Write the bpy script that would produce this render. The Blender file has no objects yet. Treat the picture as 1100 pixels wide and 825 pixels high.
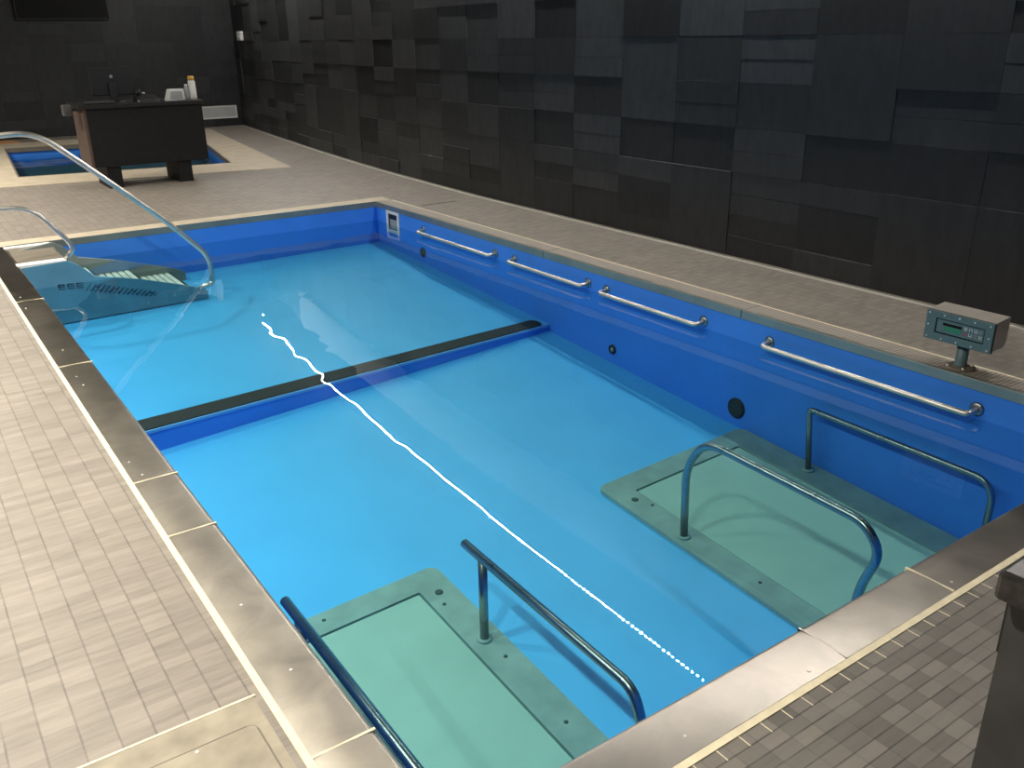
import bpy, bmesh, math, random
from mathutils import Vector, Matrix

random.seed(7)
S = bpy.context.scene
COL = S.collection
PI = math.pi

# ------------------------------------------------------------------ materials
def new_mat(name):
    m = bpy.data.materials.new(name)
    m.use_nodes = True
    nt = m.node_tree
    b = nt.nodes.get('Principled BSDF')
    return m, nt, b

def N(nt, typ, **kw):
    n = nt.nodes.new(typ)
    for k, v in kw.items():
        if k in n.inputs: n.inputs[k].default_value = v
        else: setattr(n, k, v)
    return n

def L(nt, a, ao, b, bi):
    nt.links.new(a.outputs[ao], b.inputs[bi])

def ramp(nt, stops):
    r = nt.nodes.new('ShaderNodeValToRGB')
    e = r.color_ramp.elements
    while len(e) < len(stops): e.new(0.5)
    for el, (p, c) in zip(e, stops):
        el.position = p
        el.color = (c[0], c[1], c[2], 1)
    return r

def plain(name, col, rough=0.5, metal=0.0, noise=0.0, nscale=8.0, spec=0.5, coat=0.0):
    """procedural material: base colour with slow noise variation"""
    m, nt, b = new_mat(name)
    b.inputs['Roughness'].default_value = rough
    b.inputs['Metallic'].default_value = metal
    b.inputs['Specular IOR Level'].default_value = spec
    if noise > 0:
        g = N(nt, 'ShaderNodeNewGeometry')
        t = N(nt, 'ShaderNodeTexNoise', Scale=nscale, Detail=4.0)
        L(nt, g, 'Position', t, 'Vector')
        lo = [c * (1 - noise) for c in col]; hi = [min(1, c * (1 + noise)) for c in col]
        r = ramp(nt, [(0.3, lo), (0.7, hi)])
        L(nt, t, 'Fac', r, 'Fac'); L(nt, r, 'Color', b, 'Base Color')
    else:
        b.inputs['Base Color'].default_value = (*col, 1)
    return m

def emis(name, col, s):
    m, nt, b = new_mat(name)
    b.inputs['Base Color'].default_value = (*col, 1)
    b.inputs['Emission Color'].default_value = (*col, 1)
    b.inputs['Emission Strength'].default_value = s
    return m

def mosaic_mat(name, joint_x, joint_y, base, vary, streak):
    """small stacked mosaic tiles, 79 x 40 mm; joint_x / joint_y: how dark the joints along X / along Y are"""
    m, nt, b = new_mat(name)
    g = N(nt, 'ShaderNodeNewGeometry')
    sp = N(nt, 'ShaderNodeSeparateXYZ'); L(nt, g, 'Position', sp, 'Vector')
    def math_(op, a, v):
        n = N(nt, 'ShaderNodeMath', operation=op)
        nt.links.new(a, n.inputs[0])
        if isinstance(v, (int, float)): n.inputs[1].default_value = v
        else: nt.links.new(v, n.inputs[1])
        return n.outputs[0]
    def axis(sock, size):
        q = math_('DIVIDE', sock, size)
        i = math_('FLOOR', q, 0.0)
        f = math_('SUBTRACT', q, i)
        d = math_('ABSOLUTE', math_('SUBTRACT', f, 0.5), 0.0)     # 0.5 at a joint
        return i, d
    ix, dx = axis(math_('ADD', sp.outputs['X'], 10.02), 0.079)
    iy, dy = axis(math_('ADD', sp.outputs['Y'], 10.0), 0.040)
    def joint(d, w_):
        mr = N(nt, 'ShaderNodeMapRange'); mr.interpolation_type = 'SMOOTHSTEP'
        nt.links.new(d, mr.inputs['Value'])
        mr.inputs['From Min'].default_value = 0.5 - w_ * 1.6; mr.inputs['From Max'].default_value = 0.5 - w_ * 0.5
        return mr.outputs[0]
    jy = joint(dx, 0.030)      # joints that run along Y
    jx = joint(dy, 0.055)      # joints that run along X
    cb = N(nt, 'ShaderNodeCombineXYZ'); nt.links.new(ix, cb.inputs[0]); nt.links.new(iy, cb.inputs[1])
    wn = N(nt, 'ShaderNodeTexWhiteNoise'); wn.noise_dimensions = '2D'; nt.links.new(cb.outputs[0], wn.inputs['Vector'])
    # streaks that run along the tiles
    mp = N(nt, 'ShaderNodeMapping'); mp.inputs['Scale'].default_value = (6, 46, 1)
    L(nt, g, 'Position', mp, 'Vector')
    n1 = N(nt, 'ShaderNodeTexNoise', Scale=1.0, Detail=5.0, Roughness=0.65); L(nt, mp, 'Vector', n1, 'Vector')
    n2 = N(nt, 'ShaderNodeTexNoise', Scale=1.7, Detail=6.0, Roughness=0.6); L(nt, g, 'Position', n2, 'Vector')
    v = math_('ADD', math_('MULTIPLY', math_('SUBTRACT', wn.outputs['Value'], 0.5), vary), 1.0)
    v = math_('ADD', v, math_('MULTIPLY', math_('SUBTRACT', n1.outputs['Fac'], 0.5), streak))
    v = math_('ADD', v, math_('MULTIPLY', math_('SUBTRACT', n2.outputs['Fac'], 0.5), 0.45))
    brk = N(nt, 'ShaderNodeTexNoise', Scale=9.0, Detail=2.0); L(nt, g, 'Position', brk, 'Vector')
    bk = math_('MULTIPLY', brk.outputs['Fac'], 2.0)
    v = math_('MULTIPLY', v, math_('SUBTRACT', math_('MULTIPLY', math_('MULTIPLY', jy, -joint_y), bk), -1.0))
    v = math_('MULTIPLY', v, math_('SUBTRACT', math_('MULTIPLY', math_('MULTIPLY', jx, -joint_x), bk), -1.0))
    cm = N(nt, 'ShaderNodeMixRGB', blend_type='MULTIPLY'); cm.inputs['Fac'].default_value = 1
    cm.inputs['Color1'].default_value = (*base, 1)
    cc = N(nt, 'ShaderNodeCombineXYZ')
    for i in range(3): nt.links.new(v, cc.inputs[i])
    nt.links.new(cc.outputs[0], cm.inputs['Color2'])
    L(nt, cm, 'Color', b, 'Base Color')
    b.inputs['Roughness'].default_value = 0.55
    return m

def steel_mat(name, col, rough=0.33, aniso=0.0, tangent=(0, 1, 0), smudge=0.35, scale=3.0, metal=1.0):
    m, nt, b = new_mat(name)
    b.inputs['Metallic'].default_value = metal
    g = N(nt, 'ShaderNodeNewGeometry')
    n = N(nt, 'ShaderNodeTexNoise', Scale=scale, Detail=7.0, Roughness=0.62, Distortion=0.6)
    L(nt, g, 'Position', n, 'Vector')
    lo = [c * (1 - smudge) for c in col]; hi = [min(1, c * (1 + smudge)) for c in col]
    r = ramp(nt, [(0.28, lo), (0.74, hi)])
    L(nt, n, 'Fac', r, 'Fac'); L(nt, r, 'Color', b, 'Base Color')
    mr = N(nt, 'ShaderNodeMapRange')
    mr.inputs['To Min'].default_value = rough * 0.8; mr.inputs['To Max'].default_value = rough * 1.25
    L(nt, n, 'Fac', mr, 'Value'); nt.links.new(mr.outputs[0], b.inputs['Roughness'])
    b.inputs['Anisotropic'].default_value = aniso
    if aniso > 0:
        c = N(nt, 'ShaderNodeCombineXYZ')
        for i in range(3): c.inputs[i].default_value = tangent[i]
        nt.links.new(c.outputs[0], b.inputs['Tangent'])
    return m

def ridged_mat():
    """fine ribbed anti-slip tile beside the right pool lip"""
    m, nt, b = new_mat('ribbed_tile')
    g = N(nt, 'ShaderNodeNewGeometry')
    w = N(nt, 'ShaderNodeTexWave'); w.bands_direction = 'Y'
    w.inputs['Scale'].default_value = 14.0
    w.inputs['Distortion'].default_value = 0.6
    L(nt, g, 'Position', w, 'Vector')
    r = ramp(nt, [(0.15, (0.26, 0.23, 0.20)), (0.8, (0.42, 0.375, 0.33))])
    L(nt, w, 'Fac', r, 'Fac'); L(nt, r, 'Color', b, 'Base Color')
    b.inputs['Roughness'].default_value = 0.5
    bp = N(nt, 'ShaderNodeBump', Strength=0.4, Distance=0.004)
    L(nt, w, 'Fac', bp, 'Height'); L(nt, bp, 'Normal', b, 'Normal')
    return m

def wall_tile_mat(name, lo, hi):
    m, nt, b = new_mat(name)
    a = N(nt, 'ShaderNodeAttribute'); a.attribute_name = 'tone'
    r = ramp(nt, [(0.0, lo), (0.80, hi), (0.82, (0.20, 0.20, 0.195)), (1.0, (0.20, 0.20, 0.195))])  # palest stop: lit slab tops put into the colour
    L(nt, a, 'Fac', r, 'Fac')
    g = N(nt, 'ShaderNodeNewGeometry')
    mp = N(nt, 'ShaderNodeMapping'); mp.inputs['Scale'].default_value = (14, 14, 5)
    L(nt, g, 'Position', mp, 'Vector')
    n = N(nt, 'ShaderNodeTexNoise', Scale=1.0, Detail=6.0, Roughness=0.7)
    L(nt, mp, 'Vector', n, 'Vector')
    r2 = ramp(nt, [(0.3, (0.8, 0.8, 0.8)), (0.7, (1.2, 1.2, 1.2))])
    L(nt, n, 'Fac', r2, 'Fac')
    mx = N(nt, 'ShaderNodeMixRGB', blend_type='MULTIPLY'); mx.inputs['Fac'].default_value = 1
    L(nt, r, 'Color', mx, 'Color1'); L(nt, r2, 'Color', mx, 'Color2')
    L(nt, mx, 'Color', b, 'Base Color')
    b.inputs['Roughness'].default_value = 0.55
    b.inputs['Specular IOR Level'].default_value = 0.35
    return m

def water_mat(name, tint, ripple, y0, y1, low):
    """still water: Fresnel mix of see-through and mirror, with ripples near the steps"""
    m = bpy.data.materials.new(name); m.use_nodes = True
    nt = m.node_tree; nt.nodes.clear()
    out = N(nt, 'ShaderNodeOutputMaterial')
    tr = N(nt, 'ShaderNodeBsdfTransparent'); tr.inputs['Color'].default_value = (*tint, 1)
    gl = N(nt, 'ShaderNodeBsdfGlossy'); gl.inputs['Roughness'].default_value = 0.0
    mix = N(nt, 'ShaderNodeMixShader')
    g = N(nt, 'ShaderNodeNewGeometry')
    n = N(nt, 'ShaderNodeTexNoise', Scale=2.6, Detail=1.0, Roughness=0.4, Distortion=0.4)
    L(nt, g, 'Position', n, 'Vector')
    sx = N(nt, 'ShaderNodeSeparateXYZ'); L(nt, g, 'Position', sx, 'Vector')
    mr = N(nt, 'ShaderNodeMapRange')
    mr.inputs['From Min'].default_value = y0; mr.inputs['From Max'].default_value = y1
    mr.inputs['To Min'].default_value = low; mr.inputs['To Max'].default_value = 1.0
    nt.links.new(sx.outputs['Y'], mr.inputs['Value'])
    mu = N(nt, 'ShaderNodeMath', operation='MULTIPLY')
    L(nt, n, 'Fac', mu, 0); nt.links.new(mr.outputs[0], mu.inputs[1])
    bp = N(nt, 'ShaderNodeBump', Strength=1.0, Distance=ripple)
    nt.links.new(mu.outputs[0], bp.inputs['Height'])
    L(nt, bp, 'Normal', gl, 'Normal')
    # Schlick reflectance of water, the same from above and from below
    dt = N(nt, 'ShaderNodeVectorMath', operation='DOT_PRODUCT')
    L(nt, bp, 'Normal', dt, 0); L(nt, g, 'Incoming', dt, 1)
    ab = N(nt, 'ShaderNodeMath', operation='ABSOLUTE'); nt.links.new(dt.outputs['Value'], ab.inputs[0])
    om = N(nt, 'ShaderNodeMath', operation='SUBTRACT', use_clamp=True); om.inputs[0].default_value = 1.0; nt.links.new(ab.outputs[0], om.inputs[1])
    pw = N(nt, 'ShaderNodeMath', operation='POWER'); nt.links.new(om.outputs[0], pw.inputs[0]); pw.inputs[1].default_value = 5.0
    fr = N(nt, 'ShaderNodeMath', operation='MULTIPLY_ADD', use_clamp=True); nt.links.new(pw.outputs[0], fr.inputs[0])
    fr.inputs[1].default_value = 0.98; fr.inputs[2].default_value = 0.02
    L(nt, fr, 0, mix, 'Fac'); L(nt, tr, 'BSDF', mix, 1); L(nt, gl, 'BSDF', mix, 2)
    L(nt, mix, 'Shader', out, 'Surface')
    return m

M = {}
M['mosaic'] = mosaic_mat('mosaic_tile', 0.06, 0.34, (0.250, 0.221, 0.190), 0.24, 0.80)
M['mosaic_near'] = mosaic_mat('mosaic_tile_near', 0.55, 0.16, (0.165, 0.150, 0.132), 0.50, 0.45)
M['steel_y'] = steel_mat('brushed_steel', (0.54, 0.495, 0.42), 0.31, 0.85, (1, 0, 0), smudge=0.16, scale=7.0)
M['steel_x'] = steel_mat('brushed_steel_crosswise', (0.50, 0.46, 0.40), 0.38, 0.68, (0, 1, 0), smudge=0.16, scale=6.0)
M['lip'] = steel_mat('steel_lip', (0.30, 0.34, 0.31), 0.34, smudge=0.15, metal=0.6)
M['rail'] = steel_mat('polished_steel', (0.68, 0.65, 0.59), 0.36, smudge=0.12, scale=9)
M['rail_dark'] = steel_mat('dull_steel', (0.32, 0.36, 0.38), 0.28, smudge=0.15, scale=9)
M['cream'] = plain('cream_grout', (0.78, 0.70, 0.50), 0.7, noise=0.10, nscale=25)
M['beige'] = plain('beige_stone', (0.52, 0.45, 0.34), 0.6, noise=0.10, nscale=6)
M['ribbed'] = ridged_mat()
M['wall_tile'] = wall_tile_mat('charcoal_wall_tile', (0.018, 0.0195, 0.0215), (0.078, 0.082, 0.086))
M['dark'] = plain('matt_black_backing', (0.012, 0.012, 0.012), 0.8, noise=0.2)
M['ceil'] = plain('dark_ceiling', (0.11, 0.11, 0.11), 0.8, noise=0.1, nscale=2)
M['grey_wall'] = plain('grey_paint', (0.22, 0.21, 0.20), 0.8, noise=0.05)
M['pale_paint'] = plain('pale_paint', (0.80, 0.80, 0.78), 0.7, noise=0.05, nscale=2)
M['white_paint'] = plain('white_paint', (0.80, 0.79, 0.76), 0.7, noise=0.05, nscale=2)
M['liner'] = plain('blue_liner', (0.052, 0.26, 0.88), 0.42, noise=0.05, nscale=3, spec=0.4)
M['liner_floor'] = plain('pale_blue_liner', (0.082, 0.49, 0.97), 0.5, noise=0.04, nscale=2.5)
M['liner_highlight'] = plain('light_blue_highlight', (0.16, 0.42, 0.85), 0.5, noise=0.04)
M['black_strip'] = plain('black_rubber', (0.018, 0.020, 0.022), 0.7, noise=0.25, nscale=30)
M['belt'] = plain('pale_green_belt', (0.30, 0.53, 0.485), 0.6, noise=0.04, nscale=5)
M['tframe'] = plain('grey_green_frame', (0.22, 0.375, 0.37), 0.5, noise=0.15, nscale=7)
M['groove'] = plain('dark_groove', (0.04, 0.09, 0.085), 0.7, noise=0.1)
M['black'] = plain('black_plastic', (0.008, 0.008, 0.009), 0.45, noise=0.2, nscale=20)
M['screen'] = plain('black_screen', (0.003, 0.003, 0.0035), 0.6, spec=0.2, noise=0.1)
M['white'] = plain('white_plastic', (0.78, 0.78, 0.75), 0.45, noise=0.04)
M['grille'] = plain('pale_grille', (0.72, 0.72, 0.71), 0.5, noise=0.05)
M['grey'] = plain('grey_plastic', (0.32, 0.33, 0.33), 0.5, noise=0.08)
M['dark_grey'] = plain('dark_grey_plastic', (0.07, 0.07, 0.072), 0.5, noise=0.1)
M['desk'] = plain('charcoal_laminate', (0.014, 0.0145, 0.0155), 0.6, noise=0.15, nscale=12, spec=0.2)
M['desk_grey'] = plain('grey_laminate', (0.050, 0.050, 0.050), 0.6, noise=0.15, nscale=12, spec=0.3)
M['desk_top'] = plain('black_worktop', (0.022, 0.021, 0.020), 0.28, noise=0.5, nscale=90)
M['desk_side'] = plain('brown_laminate', (0.085, 0.055, 0.045), 0.5, noise=0.15, nscale=10)
M['teal_metal'] = plain('teal_enamel', (0.115, 0.195, 0.200), 0.42, metal=0.0, noise=0.08, nscale=30)
M['housing'] = plain('stainless_housing', (0.46, 0.42, 0.37), 0.4, metal=0.35, noise=0.08, nscale=12)
M['lcd'] = emis('green_lcd', (0.02, 0.16, 0.09), 0.25)
M['key'] = plain('white_key', (0.62, 0.66, 0.68), 0.5, noise=0.05)
M['key_red'] = plain('red_key', (0.42, 0.12, 0.15), 0.5, noise=0.05)
M['gold'] = plain('amber_cap', (0.72, 0.42, 0.08), 0.5, noise=0.05)
M['tread'] = plain('white_tread', (0.93, 0.95, 0.93), 0.5, noise=0.05)
M['stair'] = plain('grey_blue_stair_panel', (0.10, 0.27, 0.36), 0.5, noise=0.12, nscale=6)
M['stair_grey'] = plain('grey_stringer', (0.20, 0.24, 0.24), 0.5, noise=0.12, nscale=6)
M['stair_top'] = plain('grey_landing', (0.19, 0.165, 0.13), 0.45, noise=0.10, nscale=6)
M['panel_mark'] = plain('dark_mark', (0.008, 0.03, 0.06), 0.6, noise=0.1)
M['orange'] = plain('orange_glow', (0.62, 0.30, 0.12), 0.7, noise=0.1)
M['led'] = emis('white_led', (1.0, 0.96, 0.91), 840.0)
M['water'] = water_mat('pool_water', (0.68, 0.835, 0.825), 0.0036, 2.0, 7.5, 0.05)
M['water_dark'] = water_mat('plunge_water', (0.75, 0.92, 0.95), 0.010, 10, 12, 1.0)
M['liner_dark'] = plain('teal_pool_bottom', (0.03, 0.13, 0.17), 0.5, noise=0.1, nscale=3)
M['hatch'] = plain('worn_concrete', (0.30, 0.265, 0.20), 0.6, noise=0.28, nscale=9)

# ------------------------------------------------------------------ mesh builder
class MB:
    def __init__(self):
        self.bm = bmesh.new()
    def face(self, pts, mi=0, smooth=False):
        vs = [self.bm.verts.new(p) for p in pts]
        f = self.bm.faces.new(vs); f.material_index = mi; f.smooth = smooth
        return f
    def hexa(self, p, mi=0):
        """8 points: bottom 4 ccw, top 4 ccw"""
        v = [self.bm.verts.new(q) for q in p]
        fs = []
        for idx in ((3, 2, 1, 0), (4, 5, 6, 7), (0, 1, 5, 4), (1, 2, 6, 5), (2, 3, 7, 6), (3, 0, 4, 7)):
            f = self.bm.faces.new([v[i] for i in idx]); f.material_index = mi; fs.append(f)
        return fs
    def box(self, a, b, mi=0, bev=0.0, seg=2):
        x0, y0, z0 = a; x1, y1, z1 = b
        fs = self.hexa([(x0, y0, z0), (x1, y0, z0), (x1, y1, z0), (x0, y1, z0),
                        (x0, y0, z1), (x1, y0, z1), (x1, y1, z1), (x0, y1, z1)], mi)
        if bev > 0:
            es = {e for f in fs for e in f.edges}
            bmesh.ops.bevel(self.bm, geom=list(es), offset=bev, segments=seg, profile=0.5, affect='EDGES')
        return self
    def prism(self, poly, z0, z1, mi=0, zf=None):
        """poly: list of (x,y) ccw; zf(x,y) optional top offset added to both"""
        o = zf or (lambda x, y: 0.0)
        bot = [self.bm.verts.new((x, y, z0 + o(x, y))) for x, y in poly]
        top = [self.bm.verts.new((x, y, z1 + o(x, y))) for x, y in poly]
        n = len(poly)
        f = self.bm.faces.new(top); f.material_index = mi
        f = self.bm.faces.new(bot[::-1]); f.material_index = mi
        for i in range(n):
            f = self.bm.faces.new((bot[i], bot[(i + 1) % n], top[(i + 1) % n], top[i])); f.material_index = mi
        return self
    def extrude_profile(self, prof, axis, a, b, mi=0, smooth=False):
        """closed profile of (u, z) pulled along axis 'x' or 'y' from a to b"""
        def P(u, z, t): return (t, u, z) if axis == 'x' else (u, t, z)
        A = [self.bm.verts.new(P(u, z, a)) for u, z in prof]
        B = [self.bm.verts.new(P(u, z, b)) for u, z in prof]
        n = len(prof)
        for i in range(n):
            f = self.bm.faces.new((A[i], A[(i + 1) % n], B[(i + 1) % n], B[i])); f.material_index = mi; f.smooth = smooth
        for ring in (A[::-1], B):
            f = self.bm.faces.new(ring); f.material_index = mi
        return self
    def tube(self, pts, r, seg=14, mi=0, cap=True):
        pts = [Vector(p) for p in pts]
        rings = []
        t0 = (pts[1] - pts[0]).normalized()
        up = Vector((0, 0, 1)) if abs(t0.z) < 0.9 else Vector((1, 0, 0))
        n = t0.cross(up).normalized()
        for i, p in enumerate(pts):
            if i == 0: t = pts[1] - pts[0]
            elif i == len(pts) - 1: t = pts[-1] - pts[-2]
            else: t = (pts[i + 1] - p).normalized() + (p - pts[i - 1]).normalized()
            t.normalize()
            n = (n - t * n.dot(t)).normalized()
            bn = t.cross(n)
            rr = r(i / (len(pts) - 1)) if callable(r) else r
            rings.append([self.bm.verts.new(p + (n * math.cos(2 * PI * k / seg) + bn * math.sin(2 * PI * k / seg)) * rr) for k in range(seg)])
        for A, B in zip(rings, rings[1:]):
            for k in range(seg):
                f = self.bm.faces.new((A[k], A[(k + 1) % seg], B[(k + 1) % seg], B[k])); f.smooth = True; f.material_index = mi
        if cap:
            for ring in (rings[0][::-1], rings[-1]):
                f = self.bm.faces.new(ring); f.material_index = mi
        return self
    def lathe(self, prof, c, axis=(0, 0, 1), seg=24, mi=0):
        """prof: (r, h) along axis from c"""
        a = Vector(axis).normalized()
        up = Vector((0, 0, 1)) if abs(a.z) < 0.9 else Vector((1, 0, 0))
        u = a.cross(up).normalized(); v = a.cross(u)
        c = Vector(c)
        rings = []
        for r, h in prof:
            rings.append([self.bm.verts.new(c + a * h + (u * math.cos(2 * PI * k / seg) + v * math.sin(2 * PI * k / seg)) * max(r, 1e-4)) for k in range(seg)])
        for A, B in zip(rings, rings[1:]):
            for k in range(seg):
                f = self.bm.faces.new((A[k], A[(k + 1) % seg], B[(k + 1) % seg], B[k])); f.smooth = True; f.material_index = mi
        for ring in (rings[0][::-1], rings[-1]):
            f = self.bm.faces.new(ring); f.material_index = mi
        return self
    def build(self, name, mats, parent=None, fix=True, tone=None):
        if fix: bmesh.ops.recalc_face_normals(self.bm, faces=self.bm.faces)
        me = bpy.data.meshes.new(name)
        self.bm.to_mesh(me); self.bm.free()
        if not isinstance(mats, (list, tuple)): mats = [mats]
        for m in mats: me.materials.append(M[m] if isinstance(m, str) else m)
        for p in me.polygons:
            pass
        o = bpy.data.objects.new(name, me); COL.objects.link(o)
        if parent is not None:
            o.parent = parent
            o.matrix_parent_inverse = parent.matrix_basis.inverted()
        return o

def sharpen(o, ang=35):
    me = o.data
    bm = bmesh.new(); bm.from_mesh(me)
    for e in bm.edges:
        if len(e.link_faces) == 2 and e.calc_face_angle(0) > math.radians(ang): e.smooth = False
    bm.to_mesh(me); bm.free()
    return o

def tag(o, label=None, cat=None, group=None, kind=None):
    if label: o['label'] = label
    if cat: o['category'] = cat
    if group: o['group'] = group
    if kind: o['kind'] = kind
    return o

def thing(name, loc, label, cat, group=None):
    o = bpy.data.objects.new(name, None); COL.objects.link(o)
    o.empty_display_size = 0.1
    o.location = loc
    return tag(o, label, cat, group)

def fillet(pts, rad, n=7):
    """polyline with rounded corners"""
    pts = [Vector(p) for p in pts]
    out = [pts[0]]
    for i in range(1, len(pts) - 1):
        p0, p, p1 = pts[i - 1], pts[i], pts[i + 1]
        r = rad[i] if isinstance(rad, (list, tuple)) else rad
        a = (p0 - p); b = (p1 - p)
        d = min(r, a.length * 0.49, b.length * 0.49)
        A = p + a.normalized() * d; B = p + b.normalized() * d
        for k in range(n + 1):
            t = k / n
            out.append(A * (1 - t) ** 2 + p * 2 * t * (1 - t) + B * t * t)
    out.append(pts[-1])
    return out

def interp(tab, y):
    if y <= tab[0][0]: return tab[0][1]
    for (a, va), (b, vb) in zip(tab, tab[1:]):
        if y <= b: return va + (vb - va) * (y - a) / (b - a)
    return tab[-1][1]

# ------------------------------------------------------------------ camera (iPhone-like lens, 1.6 m above the deck)
cd = bpy.data.cameras.new('camera'); cam = bpy.data.objects.new('camera', cd); COL.objects.link(cam)
Xr = Vector((0.81859656, -0.21944058, 0.53079704))
Yr = Vector((-0.57424361, -0.29337674, 0.764313))
Zr = Vector((-0.01199778, -0.9304708, -0.36616954))
mw = Matrix(((Xr[0], -Xr[1], -Xr[2], 0), (Yr[0], -Yr[1], -Yr[2], 0), (Zr[0], -Zr[1], -Zr[2], 1.6), (0, 0, 0, 1)))
cam.matrix_world = mw
cd.sensor_width = 36.0; cd.lens = 36.0 * 947 / 1100
cd.clip_start = 0.05
S.camera = cam

# ------------------------------------------------------------------ key dimensions (metres; deck top z = 0)
XL, XR, YN, YF = 0.70, 4.18, 1.265, 8.485
ZW = -0.19                      # water level
ZC = 3.40                       # ceiling
def zup(x, y): return -0.42 + 0.013 * (x - 4.18) + 0.055 * (y - 8.485)
def zlo(x, y): return -0.655 + 0.043 * (x - 4.18) + 0.067 * (y - 5.29)
def ystep(x): return 5.327 + 0.0355 * x
WALLX = [(-3, 5.25), (6.2, 5.25), (7.9, 5.255), (9.75, 5.34), (11.3, 5.44), (13.4, 5.65), (15.6, 5.90), (18.5, 6.25)]
def wx(y): return interp(WALLX, y)
YFAR = 18.45

# ------------------------------------------------------------------ setting: floor
mb = MB()
OUT = [(0.62, 12.28), (4.52, 11.64), (5.40, 18.0), (0.95, 17.6)]          # outer edge of the far pool's stone border
zb = -0.08
mb.prism([(-3.5, -3), (0.51, -3), (0.51, 8.72), (-3.5, 8.72)], zb, 0)
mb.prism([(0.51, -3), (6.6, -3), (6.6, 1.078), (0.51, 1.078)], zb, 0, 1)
mb.prism([(4.37, 1.07), (6.6, 1.07), (6.6, 8.72), (4.37, 8.72)], zb, 0)
o4 = [(-3.5, 8.72), (6.6, 8.72), (6.6, 18.6), (-3.5, 18.6)]
for i in range(4):
    j = (i + 1) % 4
    mb.prism([o4[i], o4[j], OUT[j], OUT[i]], zb, 0)
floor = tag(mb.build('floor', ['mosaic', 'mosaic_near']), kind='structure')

# ceiling, side walls out of view
mb = MB(); mb.box((-3.5, -3, ZC + 0.03), (6.6, 18.6, ZC + 0.13))
tag(mb.build('ceiling', 'ceil'), kind='structure')
mb = MB(); mb.box((-3.6, -3, 0), (-3.5, 18.6, ZC + 0.03))
tag(mb.build('wall_left', 'grey_wall'), kind='structure')
mb = MB(); mb.box((-3.6, -3.1, 0), (6.6, -3.0, ZC + 0.03))
tag(mb.build('wall_near', 'grey_wall'), kind='structure')

# ------------------------------------------------------------------ tiled walls: every tile a slab of its own thickness
def tile_wall(name, cols, pos, thick_lo, thick_hi, ztop, fixed=None, toned=(0.05, 1.0), seed=3, edge=True):
    """cols: list of (s0, s1); pos(s, p) -> (x, y) for a point s along the wall, p in front of it"""
    rnd = random.Random(seed)
    mb = MB(); lay = mb.bm.faces.layers.float.new('tone')
    MOD = 0.159
    pats = [[4], [2, 1, 1], [1, 1, 2], [2, 2], [4], [1, 1, 2], [2, 2]]
    for ci, (s0, s1) in enumerate(cols):
        # backing
        x0 = [pos(s0, -0.06), pos(s1, -0.06), pos(s1, 0), pos(s0, 0)]
        fs = mb.hexa([(*p, 0) for p in x0] + [(*p, ztop) for p in x0])
        for f in fs: f[lay] = 0.0
        if fixed and ci in fixed:
            stack = list(fixed[ci])
        else:
            stack = [(1, None), (1, None)]
        used = sum(h for h, _ in stack)
        while used * MOD < ztop - 0.01:
            pt = rnd.choice(pats)
            for h in pt:
                stack.append((h, None)); used += h
        z = 0.0
        prevtone = 0.5
        for h, tn in stack:
            z1 = min(z + h * MOD, ztop)
            if z1 - z < 0.02: break
            t = tn if tn is not None else (rnd.random() ** 1.3 if h != 1 else 0.25 + 0.75 * rnd.random())
            p = thick_lo + (thick_hi - thick_lo) * rnd.random()
            g = 0.0012
            q = [pos(s0 + g, 0), pos(s0 + g, p), pos(s1 - g, p), pos(s1 - g, 0)]
            fs = mb.hexa([(*c, z + g) for c in q] + [(*c, z1 - g) for c in q])
            tv = 0.8 * (toned[0] + (toned[1] - toned[0]) * t)
            for f in fs: f[lay] = tv
            if edge: fs[1][lay] = 1.0        # slab top kept pale, its caught light put into the colour
            z = z1
    o = mb.build(name, 'wall_tile')
    return tag(o, kind='structure')

cols = []
k = -9
while k < 6:
    cols.append((2.694 + 0.6345 * (k), 2.694 + 0.6345 * (k + 1))); k += 1
ys = cols[-1][1]
while ys < YFAR:
    y2 = min(ys + 0.607, YFAR + 0.02); cols.append((ys, y2)); ys = y2
base = 9   # index of the column that starts at y = 2.694
fixed = {
    base - 1: [(4, .2), (2, .15), (1, .35), (1, .3), (1, .75), (1, .7)],
    base + 0: [(4, .25), (2, .05), (1, .5), (1, .45), (2, .35)],
    base + 1: [(1, .4), (2, .05), (1, .35), (2, .05), (4, .38)],
    base + 2: [(1, .15), (1, .15), (1, .4), (1, .45), (1, .5), (2 - 1, .5), (2, .3), (1, .95), (1, .9)],
    base + 3: [(4, .28), (2, .08), (1, .35), (1, .3), (2, .4)],
    base + 4: [(1, .3), (2, .1), (1, .6), (2, .1), (4, .72)],
    base + 5: [(2, .2), (1, .7), (1, .4), (1, .7), (1, .75), (2, .25), (1, .95), (1, .95)],
    base + 6: [(2, .25), (1, .2), (1, .55), (2, .2), (1, .85), (1, .8), (2, .35)],
    base + 7: [(4, .4), (2, .25), (1, .5), (1, .5), (1, .5), (1, .4)],
    base + 8: [(1, .3), (1, .2), (2, .6), (2, .65), (2, .25), (1, .75), (1, .8)],
}
def pos_r(s, p):
    return (wx(s) - p, s)
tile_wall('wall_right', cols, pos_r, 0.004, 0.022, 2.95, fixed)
farcols = [(-3.5 + 0.61 * i, -3.5 + 0.61 * (i + 1)) for i in range(16)]
def pos_f(s, p): return (s, YFAR - p)
tile_wall('wall_far', farcols, pos_f, 0.002, 0.007, 2.95, None, (0.0, 0.22), 11, False)

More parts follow.
